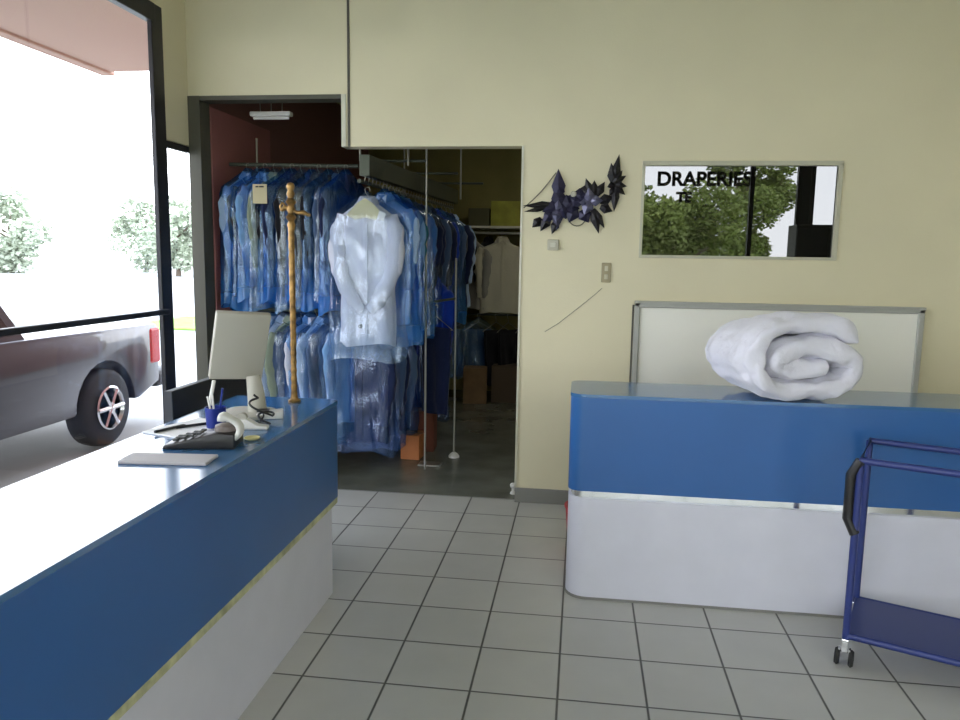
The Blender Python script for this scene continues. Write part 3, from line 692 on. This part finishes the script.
def garment(kind, colour, bag, loc, rz, label, group, length=.82, seed=0, hwid=.22, ticket=None, bagextra=.14, front_sleeves=False, bagtop=True, thin=1.0):
    """loc is the point on the rail where the hook hangs"""
    names = {'shirt': 'shirt', 'jacket': 'jacket', 'trousers': 'trousers', 'dress': 'dress'}
    t = thing(names[kind], label, names[kind] if kind != 'trousers' else 'trousers', loc, rz, group)
    r = random.Random(seed + 100)
    z0 = -.10
    # hanger
    b = MB()
    hook = [(.0 + .018 * math.cos(a), 0, .0 - .008 + .018 * math.sin(a)) for a in [math.radians(-20 + 200 * k / 8) for k in range(9)]]
    hook = [(p[0], p[1], p[2]) for p in hook] + [(-.012, 0, -.03), (0, 0, -.045), (0, 0, -.085)]
    b.tube(hook, .0022, 6)
    hw = hwid - .02 if kind != 'trousers' else .19
    b.tube([(-hw, 0, z0 - .085), (-hw * .5, 0, z0 - .035), (0, 0, z0 + .015), (hw * .5, 0, z0 - .035), (hw, 0, z0 - .085)], .0028, 6)
    b.tube([(-hw, 0, z0 - .085), (hw, 0, z0 - .085)], .0026, 6)
    b.build('hanger', M['steel'], t, True)
    cloth = FM[colour]
    if kind in ('shirt', 'jacket', 'dress'):
        dp = (.055 if kind == 'shirt' else .065) * thin
        flare = 1.0 if kind != 'dress' else 1.25
        keys = [(z0 + .035, .052, .042), (z0 + .0, .066, .048), (z0 - .035, .12, dp * .85), (z0 - .075, hwid * .90, dp), (z0 - .115, hwid, dp * 1.05), (z0 - .30, hwid * .96, dp * 1.15),
                (z0 - length * .7, hwid * .97 * flare, dp * 1.2), (z0 - length, hwid * 1.0 * flare, dp * 1.25)]
        b = loft(interp(keys, 5), 5, seed, .013 * thin, hem=.012, jit=.02 * thin); b.build('body', cloth, t, 180)
        # sleeves
        for sx in (-1, 1):
            x0 = sx * (hwid - .035)
            if front_sleeves:
                pts = [(x0 + sx * .0, -.01, z0 - .09), (sx * (hwid + .006), -.03, z0 - .20), (sx * (hwid + .014), -.06, z0 - .38), (sx * (hwid - .035), -.085, z0 - .53), (sx * (hwid * .45), -.10, z0 - .67), (sx * .03, -.105, z0 - .73)]
                rs = [.05, .058, .06, .058, .05, .042]
            else:
                lean = r.uniform(-.02, .03)
                pts = [(x0, 0, z0 - .085), (sx * (hwid + .015), -.01, z0 - .19), (sx * (hwid + .012), -.02 + lean * .3, z0 - .34), (sx * (hwid - .01), -.03 + lean, z0 - .50), (sx * (hwid - .02), -.03 + lean, z0 - .62)]
                rs = [.05, .058, .055, .050, .044]
            # resample + fold noise
            P2 = []; R2 = []
            for i in range(len(pts) - 1):
                for q in range(4):
                    u = q / 4; P2.append(Vector(pts[i]).lerp(Vector(pts[i + 1]), u)); R2.append(rs[i] * (1 - u) + rs[i + 1] * u)
            P2.append(Vector(pts[-1])); R2.append(rs[-1]); P2.append(P2[-1] + (P2[-1] - P2[-2]).normalized() * .012); R2.append(rs[-1] * .8); P2.append(P2[-1] + (P2[-1] - P2[-2]).normalized() * .006); R2.append(rs[-1] * .25)
            b = MB(); R2 = [q * (1 + .09 * math.sin(i * 1.9 + seed)) for i, q in enumerate(R2)]
            b.tube(P2, R2, 14)
            for v in b.bm.verts:
                v.co += Vector((1, .7, 0)) * noise.noise(v.co * 14 + Vector((seed, 0, sx))) * .012
                if front_sleeves: v.co.y = -.02 + (v.co.y + .02) * .72
                else: v.co.y *= .75 * thin
            b.build('sleeve', cloth, t, 180)
        # collar
        b = MB()
        for sx in (-1, 1):
            bm = bmesh.new(); hh = .05 if kind == 'shirt' else .11
            v = [bm.verts.new(p) for p in ((0, .036, z0 + .055), (sx * .052, .0, z0 + .048), (sx * .035, -.045, z0 + .028), (sx * .008, -.054, z0 + .005), (sx * .042, -.066, z0 + .02 - hh), (sx * .085, -.045, z0 - .015), (sx * .08, .01, z0 + .005))]
            bm.faces.new(v[:4]); bm.faces.new((v[3], v[2], v[1], v[6], v[5], v[4])); b.merge(bm)
        b.build('collar', cloth, t, solidify=.004)
        zf = -.065 * thin - .004
        b = MB(); b.box((-.013, zf - .006, z0 - length * .97), (.013, zf + .004, z0 - .01), .002); b.build('placket', cloth, t)
        if front_sleeves:
            b = MB(); b.prism([(-.13, z0 - .085), (-.07, z0 - .115), (0, z0 - .10), (.07, z0 - .115), (.13, z0 - .085), (.05, z0 + .0), (0, z0 + .03), (-.05, z0 + .0)], -.088, -.086, 'Y'); b.build('hanger_cape', M['cape'], t)
        top = (.09, .06); bw = hwid + .05
    else:
        z1 = z0 - .085
        keys = [(z1 + .012, .165, .012), (z1, .17, .022), (z1 - .06, .165, .030), (z1 - length * .5, .15, .034), (z1 - length, .125, .036)]
        b = loft(interp(keys, 7), 4, seed, .010, hem=.01, jit=.015); b.build('leg_panel', cloth, t, 180)
        b = MB(); b.tube([(-.16, -.02, z1 - .01), (-.155, -.03, z1 - .3), (-.12, -.032, z1 - length)], .006, 6); b.build('crease_seam', cloth, t, True)
        bw = .24
    if bag:
        dpb = (.085 * thin + .012) if kind != 'trousers' else .045
        zb = z0 - length - bagextra - (.085 if kind == 'trousers' else 0)
        keys = [(z0 + .075, .02, .02), (z0 + .05, .045, .035), (z0 - .01, bw * .55, dpb * .75), (z0 - .07, bw * .93, dpb * .95), (z0 - .12, bw, dpb), (z0 - .4, bw * 1.0, dpb * 1.05), (z0 - length * .85, bw * 1.02, dpb * 1.1), (zb, bw * 1.06, dpb * 1.05)]
        if front_sleeves: keys = [(z, w * 1.04, d * 1.55) for z, w, d in keys]
        b = loft(interp(keys, 6), 6, seed + 5, .02 * thin, n=56, hem=.02, jit=.03 * thin); b.build('garment_bag', BAG[bag], t, 180)
    if ticket:
        tk = MB(); tx, tz, s_ = ticket; tk.box((-s_, -.001, -s_ * 1.15), (s_, .001, s_ * 1.15))
        o = tk.build('ticket', M['tag'] if s_ > .03 else M['paper'], t); o.location = (tx, -.085 if not front_sleeves else -.10, tz); o.rotation_euler = (0, math.radians(18 if s_ < .03 else 0), -rz * .9)
    return t

ZR1 = 2.26; ZR2 = 1.24
ordn = ['first', 'second', 'third', 'fourth', 'fifth', 'sixth', 'seventh', 'eighth', 'ninth', 'tenth', 'eleventh', 'twelfth', 'thirteenth', 'fourteenth']
bagword = {'blue': 'in blue-tinted plastic', 'clear': 'in clear plastic', 'deep': 'in deep blue plastic', 'front': 'in clear plastic', 'dim': 'in thin plastic', None: 'without plastic'}
# upper row across the doorway, left to right
rowA = [('jacket', 'pale blue', 'blue'), ('dress', 'charcoal', 'blue'), ('shirt', 'light blue', 'blue'), ('jacket', 'sage', 'clear'), ('jacket', 'black', 'blue'), ('shirt', 'navy', 'deep'),
        ('jacket', 'black', 'clear'), ('shirt', 'slate blue', 'deep'), ('jacket', 'charcoal', 'clear'), ('jacket', 'black', 'deep'), ('shirt', 'slate blue', 'clear'), ('jacket', 'navy', 'deep')]
nA = len(rowA)
for i, (k, c, bg) in enumerate(rowA):
    x = -2.36 + i * (.70 / (nA - 1)); y_ = 2.64 + .02 * math.sin(i * 2.1) + .10 * i / nA
    rz = math.radians(62 - 4 * math.sin(i * 1.7)) if i > 0 else math.radians(64)
    garment(k, c, bg, (x, y_, ZR1), rz, f'{c} {k} {bagword[bg]}, {ordn[i]} from the maroon door in the upper row', 'bagged garments in the upper row behind the monitor', length=.80 + .045 * math.sin(i * 2.4), seed=i, hwid=.195, bagextra=.10, thin=.5)
# ticket cards hanging on the upper row
tk = MB().box((-.050, -.0015, -.13), (.050, .0015, .0)).build('ticket_card', M['tag']); tk.location = (-2.165, 2.385, 2.10); tag(tk, 'tan ticket card hanging in front of the upper garment row', 'card')
b = MB(); b.box((-.03, -.0022, -.022), (-.008, -.0014, -.012)); b.box((-.004, -.0022, -.022), (.03, -.0014, -.012)); b.build('print', M['ink'], tk)
b = MB(); b.tube([(0, 0, 0), (.002, .004, .05), (0, .0, .10), (.01, .0, .135)], .0015, 6); b.build('string', M['ink'], tk)

# lower row across the doorway
rowAl = [('shirt', 'grey', 'clear'), ('shirt', 'pale blue', 'blue'), ('trousers', 'royal blue', None), ('shirt', 'white', 'clear'), ('shirt', 'sage', None), ('shirt', 'slate blue', 'clear'), ('shirt', 'white', 'blue'), ('trousers', 'navy', None),
         ('shirt', 'pale blue', 'clear'), ('shirt', 'slate blue', 'clear'), ('trousers', 'denim', 'clear'), ('shirt', 'light blue', 'clear')]
for i, (k, c, bg) in enumerate(rowAl):
    x = -2.30 + i * (.66 / 11); garment(k, c, bg, (x, 2.68 + .02 * math.sin(i * 1.3), ZR2), math.radians(58 + 6 * math.sin(i * 2.3)), f'{c} {k} {bagword[bg]}, {ordn[i]} from the left in the lower row', 'garments in the lower row behind the left counter',
        length=.74, seed=40 + i, hwid=.18, bagextra=.08, thin=.5)
# long conveyor row running away from the doorway
rail = lambda y_: -1.475 + .062 * (y_ - 2.6)
garment('shirt', 'white', 'front', (rail(2.55) + .03, 2.53, 2.085), math.radians(4), 'white long-sleeved shirt with crossed sleeves hanging foremost in the doorway', 'bagged garments on the long upper rail', length=.98, seed=77, hwid=.195, front_sleeves=True, bagextra=.10, ticket=(.115, -.19, .024))
rowB = [('shirt', 'pale blue', 'blue'), ('jacket', 'light blue', 'blue'), ('shirt', 'teal', 'clear'), ('jacket', 'mid blue', 'clear'), ('shirt', 'olive', 'blue'), ('shirt', 'navy', 'clear'), ('jacket', 'navy', None), ('shirt', 'slate blue', None), ('jacket', 'navy', 'clear'), ('shirt', 'royal blue', None), ('shirt', 'slate blue', 'blue'), ('jacket', 'charcoal', None), ('shirt', 'navy', None), ('shirt', 'pale blue', None)]
ys = [2.72, 2.86, 3.0, 3.16, 3.34, 3.52, 3.70, 3.88, 4.06, 4.24, 4.42, 4.60, 4.78, 4.96]
for i, (k, c, bg) in enumerate(rowB):
    y_ = ys[i]; off = .09 if i < 4 else .05
    garment(k, c, bg, (rail(y_) + off, y_, 2.125 - .002 * i), math.radians(-12 + 9 * math.sin(i * 2.7)), f'{c} {k} {bagword[bg]}, {ordn[i]} behind the white shirt on the long upper rail', 'bagged garments on the long upper rail',
        length=.88 + (.06 * math.sin(i * 2.2) if i else .0), seed=90 + i, hwid=.205, bagextra=.11, thin=.8)
rowBl = [('shirt', 'navy', 'dim'), ('shirt', 'slate blue', 'dim'), ('jacket', 'navy', None), ('shirt', 'denim', 'dim'), ('trousers', 'slate blue', 'dim'), ('shirt', 'mid blue', 'dim'), ('shirt', 'denim', None), ('shirt', 'slate blue', None), ('trousers', 'navy', 'dim'), ('shirt', 'navy', None), ('trousers', 'black', None)]
for i, (k, c, bg) in enumerate(rowBl):
    y_ = 2.72 + i * .20
    garment(k, c, bg, (rail(y_) - .06, y_, 1.12), math.radians(-14 + 10 * math.sin(i * 1.9)), f'{c} {k} {bagword[bg]}, {ordn[i]} from the front on the long lower rail', 'garments on the long lower rail',
        length=.76, seed=140 + i, hwid=.19, bagextra=.08, thin=.8)

# conveyor frame
t = thing('garment_conveyor', 'two-level steel garment conveyor running back from the doorway', 'conveyor', (-1.47, 2.6, 0))
C = Vector((-1.47, 2.6, 0))
def W(p): return Vector(p) - C
def rpts(z, dx=0, y0=2.45, y1=5.2): return [W((rail(y_) + dx, y_, z)) for y_ in [y0 + (y1 - y0) * k / 12 for k in range(13)]]
for z, nm_ in ((2.262, 'upper_rail'), (1.222, 'lower_rail')):
    b = MB()
    # across part, bend, long part
    pts = [W((-2.50, 2.64, z)), W((-2.2, 2.67, z)), W((-1.9, 2.71, z)), W((-1.58, 2.75, z))] 
    b.tube(pts, .014, 8); b.tube(rpts(2.13 if z > 2 else 1.14), .014, 8); b.build(nm_, M['darksteel'], t, True)
b = MB(); R = []
for y_ in [2.5 + 2.7 * k / 10 for k in range(11)]:
    x = rail(y_) + .02; R.append([W((x - .035, y_, 2.17)), W((x + .035, y_, 2.17)), W((x + .035, y_, 2.31)), W((x - .035, y_, 2.31))])
b.rings(R, cap=(True, True));  b.build('track_housing', M['darksteel'], t)
hk = MB(); hk.tube([(0, 0, .07), (.02, 0, .02), (.01, 0, -.015), (-.01, 0, 0)], .004, 5); hk = hk.build('hook', M['steel'], t, True)
hp = [(rail(2.52 + k * .08), 2.52 + k * .08, 2.14) for k in range(34)]
for k, p in enumerate(hp):
    o = hk if k == 0 else hk.copy()
    if k: COL.objects.link(o)
    o.location = W(p)
for (x, y_, z0_, z1_) in ((-1.115, 2.92, 0, 2.75), (-.955, 3.32, 0, 1.62), (-1.02, 3.9, 2.12, 3.18), (-1.24, 2.86, 2.28, 2.75), (-2.46, 3.02, 0, 2.5), (-1.52, 2.60, 2.28, 3.18), (-1.80, 5.1, 0, 2.9)):
    MB().tube([W((x, y_, z0_)), W((x, y_, z1_))], .008, 10).build('post', M['steel'], t, True)
for y_ in (2.92, 3.75, 4.6): MB().tube([W((rail(y_), y_, 2.32)), W((-1.02 + .12 * (y_ - 3.75), y_, 2.32))], .010, 8).build('bracket', M['darksteel'], t, True)
b = MB(); b.tube([W((-.955, 3.32, 1.30)), W((rail(3.32), 3.32, 1.22))], .01, 8); b.build('bracket', M['darksteel'], t, True)
for x, y_ in ((-.955, 3.32),):
    MB().lathe([(0, 0), (.045, 0), (.045, .01), (.03, .03), (.016, .04), (0, .04)], 18, W((x, y_, 0))).build('post_foot', M['white_pl'], t, True)
# floor rail plate at the foot of the front post
b = MB(); b.box((-.09, -.06, 0), (.09, .06, .012), .003); o = b.build('floor_plate', M['steel']); o.location = (-1.10, 3.06, 0); tag(o, 'flat steel plate on the back room floor between the rail posts', 'plate')

t = thing('strip_light', 'short white strip lamp hung above the upper garment row', 'lamp', (-2.17, 2.62, 2.60))
MB().box((-.15, -.03, -.012), (.15, .03, .02), .008).build('housing', M['white_pl'], t)
MB().tube([(-.13, 0, -.022), (.13, 0, -.022)], .011, 10).build('tube', M['white_pl'], t, True)
for sx in (-.08, .0, .08): MB().tube([(sx, 0, .02), (sx * 1.3, 0, .6)], .003, 6).build('rod', M['steel'], t)

# far rack
t = thing('garment_rack', 'wall rack across the far end of the back room', 'rack', (-1.0, 5.95, 0))
MB().tube([(-.75, 0, 1.90), (.9, 0, 1.90)], .016, 10).build('rail', M['steel'], t, True)
MB().box((-.75, -.02, 1.955), (.9, .48, 1.98)).build('shelf', M['trimw'], t)
for x in (-.72, .88): MB().tube([(x, 0, 0), (x, 0, 1.97)], .016, 10).build('post', M['steel'], t, True)
for x in (-.72, .88): MB().tube([(x, 0, 1.90), (x, .48, 1.955)], .012, 8).build('bracket', M['steel'], t, True)
MB().tube([(-.73, 0, .98), (.89, 0, .98)], .014, 10).build('lower_rail', M['darksteel'], t, True)
far = [('shirt', 'stone grey', -1.22, 'stone grey shirt at the left of the far rack', .76), ('shirt', 'beige', -.86, 'wide beige shirt facing forward on the far rack', .80), ('shirt', 'beige', -.36, 'beige shirt right of the wide beige one on the far rack', .78), ('jacket', 'black', -1.04, 'black jacket between the grey and beige shirts on the far rack', .7)]
for i, (k, c, x, lb, ln) in enumerate(far):
    garment(k, c, None, (x, 5.93 + (.12 if c == 'black' else 0) - (.06 if i == 1 else 0), 1.91), math.radians(-28 if i == 0 else (8 if i != 3 else 60)), lb, 'shirts on the far rack', length=ln, seed=200 + i, hwid=.25 if i == 1 else .22)
low = [('trousers', 'denim', -1.28), ('trousers', 'denim', -1.12), ('trousers', 'black', -.92), ('trousers', 'black', -.78), ('trousers', 'black', -.60)]
for i, (k, c, x) in enumerate(low):
    garment(k, c, 'clear' if i < 2 else None, (x, 5.93, .98), math.radians(25 + 10 * i), ['jeans at the left end of the low far rail', 'jeans beside the black trousers on the low far rail', 'black trousers next to the jeans on the low far rail', 'black trousers in the middle of the low far rail', 'black trousers nearest the right jamb on the low far rail'][i], 'trousers on the low far rail', length=.52 if i < 2 else .62, seed=220 + i, bagextra=.02)

# cartons
def carton(loc, size, m, label, rz=0, open_top=False, group=None, cat='box'):
    t = thing('cardboard_box', label, cat, loc, rz, group); a, b_, h = size[0] / 2, size[1] / 2, size[2]
    MB().box((-a, -b_, 0), (a, b_, h), .004).build('carton', m, t)
    b = MB(); b.box((-a * .999, -.004, h - .0005), (a * .999, .004, h + .0015)); b.build('flap_seam', M['seam'], t)
    if open_top:
        for sx in (-1, 1):
            b = MB(); b.box((0, -b_, -.002), (.09, b_, .002), rot=None); b.bm.transform(Matrix.Translation((sx * a, 0, h)) @ Matrix.Rotation(math.radians(40 if sx > 0 else 140), 4, 'Y')); b.build('flap', m, t)
    return t
carton((-1.285, 3.27, 0), (.155, .20, .20), M['orange'], 'small orange cardboard box on the floor beside the rail post', math.radians(-4))
carton((-1.255, 3.54, 0), (.20, .20, .34), mat('rust_cardboard', (.16, .05, .025), .8), 'taller rust-brown box behind the small orange box', math.radians(3))
carton((-1.12, 5.72, 0), (.26, .24, .40), M['card'], 'brown box on the floor under the jeans of the far rack', math.radians(5))
carton((-.78, 5.85, 0), (.30, .26, .42), mat('dark_cardboard', (.09, .06, .035), .8), 'darker brown box under the black trousers of the far rack', math.radians(-4))
carton((-.80, 6.15, 1.98), (.42, .3, .28), M['yellowbox'], 'olive yellow box on the shelf over the far rack')
carton((-.42, 6.17, 1.98), (.30, .26, .25), M['yellowbox'], 'second yellowish box on the far shelf nearer the right jamb')
carton((-1.15, 6.15, 1.98), (.24, .26, .20), mat('dark_olive_card', (.09, .085, .04), .8), 'dark olive box at the left of the far shelf')
# dark floor rack of clothes beside rail posts
garment('trousers', 'navy', None, (-1.13, 3.42, 1.23), math.radians(-35), 'navy trousers hanging beside the chrome post near the orange box', 'garments on the long lower rail', length=.70, seed=300)
garment('shirt', 'royal blue', None, (-1.20, 3.60, 1.52), math.radians(-20), 'royal blue shirt bunched beside the front rail post', 'garments on the long lower rail', length=.42, seed=301, hwid=.16)

# tall black cabinet near the street front, seen only in the window reflection
t = thing('display_cabinet', 'tall black cabinet near the street window seen in reflection', 'cabinet', (3.40, -4.2, 0))
MB().box((-.42, -.22, 0), (.42, .22, 2.15), .01).build('body', M['black_pl'], t)
for sx in (-1, 1):
    dr = MB().box((sx * .21 - .2, .22, .08), (sx * .21 + .2, .24, 2.1), .004).build('door', M['carblack'], t)
    MB().tube([(sx * .04, .26, 1.0), (sx * .04, .26, 1.2)], .008, 8).build('handle', M['chrome'], dr, True)

# ================================================================== lights
wd = bpy.data.worlds.new('sky'); SC.world = wd; wd.use_nodes = True
nt = wd.node_tree; bg = nt.nodes['Background']
tc = nt.nodes.new('ShaderNodeTexCoord'); sx = nt.nodes.new('ShaderNodeSeparateXYZ'); nt.links.new(tc.outputs['Generated'], sx.inputs[0])
cr = nt.nodes.new('ShaderNodeValToRGB'); cr.color_ramp.elements[0].position = .0; cr.color_ramp.elements[0].color = (.93, .96, 1, 1); cr.color_ramp.elements[1].position = .8; cr.color_ramp.elements[1].color = (.72, .82, 1, 1)
nt.links.new(sx.outputs['Z'], cr.inputs['Fac']); nt.links.new(cr.outputs['Color'], bg.inputs['Color'])
bg.inputs['Strength'].default_value = 5.0
# added ceiling lamps, out of view, a weak fill for the shop
for i, (x, y_) in enumerate(((-.9, -.8), (1.6, -.8), (.4, -3.0))):
    t = thing('fill_ceiling_light', ['added unseen ceiling strip lamp over the left counter', 'added unseen ceiling strip lamp over the right counter', 'added unseen ceiling strip lamp near the street front'][i], 'lamp', (x, y_, ZC), 0, 'added ceiling strip lamps')
    MB().box((-.6, -.1, -.07), (.6, .1, 0), .01).build('housing', M['white_pl'], t)
    em = bpy.data.materials.get('fill_lamp_diffuser')
    if not em:
        em = bpy.data.materials.new('fill_lamp_diffuser'); em.use_nodes = True; p_ = em.node_tree.nodes['Principled BSDF']
        p_.inputs['Emission Color'].default_value = (1, .97, .88, 1); p_.inputs['Emission Strength'].default_value = .4
    MB().box((-.57, -.08, -.085), (.57, .08, -.07), .004).build('diffuser', em, t)

t = thing('fill_ceiling_light', 'added unseen lamp on the back room ceiling behind the wall', 'lamp', (.35, 4.4, 3.2), 0)  # added lamp, hidden by the wall, to brighten the dim back room
MB().box((-.6, -.08, -.06), (.6, .08, 0), .01).build('housing', M['white_pl'], t)
em2 = em.copy(); em2.node_tree.nodes['Principled BSDF'].inputs['Emission Strength'].default_value = 16; em2.node_tree.nodes['Principled BSDF'].inputs['Emission Color'].default_value = (1, .95, .78, 1)
MB().box((-.57, -.06, -.075), (.57, .06, -.06), .004).build('diffuser', em2, t)
SC.view_settings.view_transform = 'Standard'; SC.view_settings.look = 'None'; SC.view_settings.gamma = 1; SC.view_settings.use_curve_mapping = False
SC.view_settings.exposure = 0.50
SC.cycles.use_denoising = True
SC.cycles.max_bounces = 10; SC.cycles.diffuse_bounces = 5; SC.cycles.glossy_bounces = 5; SC.cycles.transparent_max_bounces = 40; SC.cycles.transmission_bounces = 6
SC.cycles.sample_clamp_indirect = 6
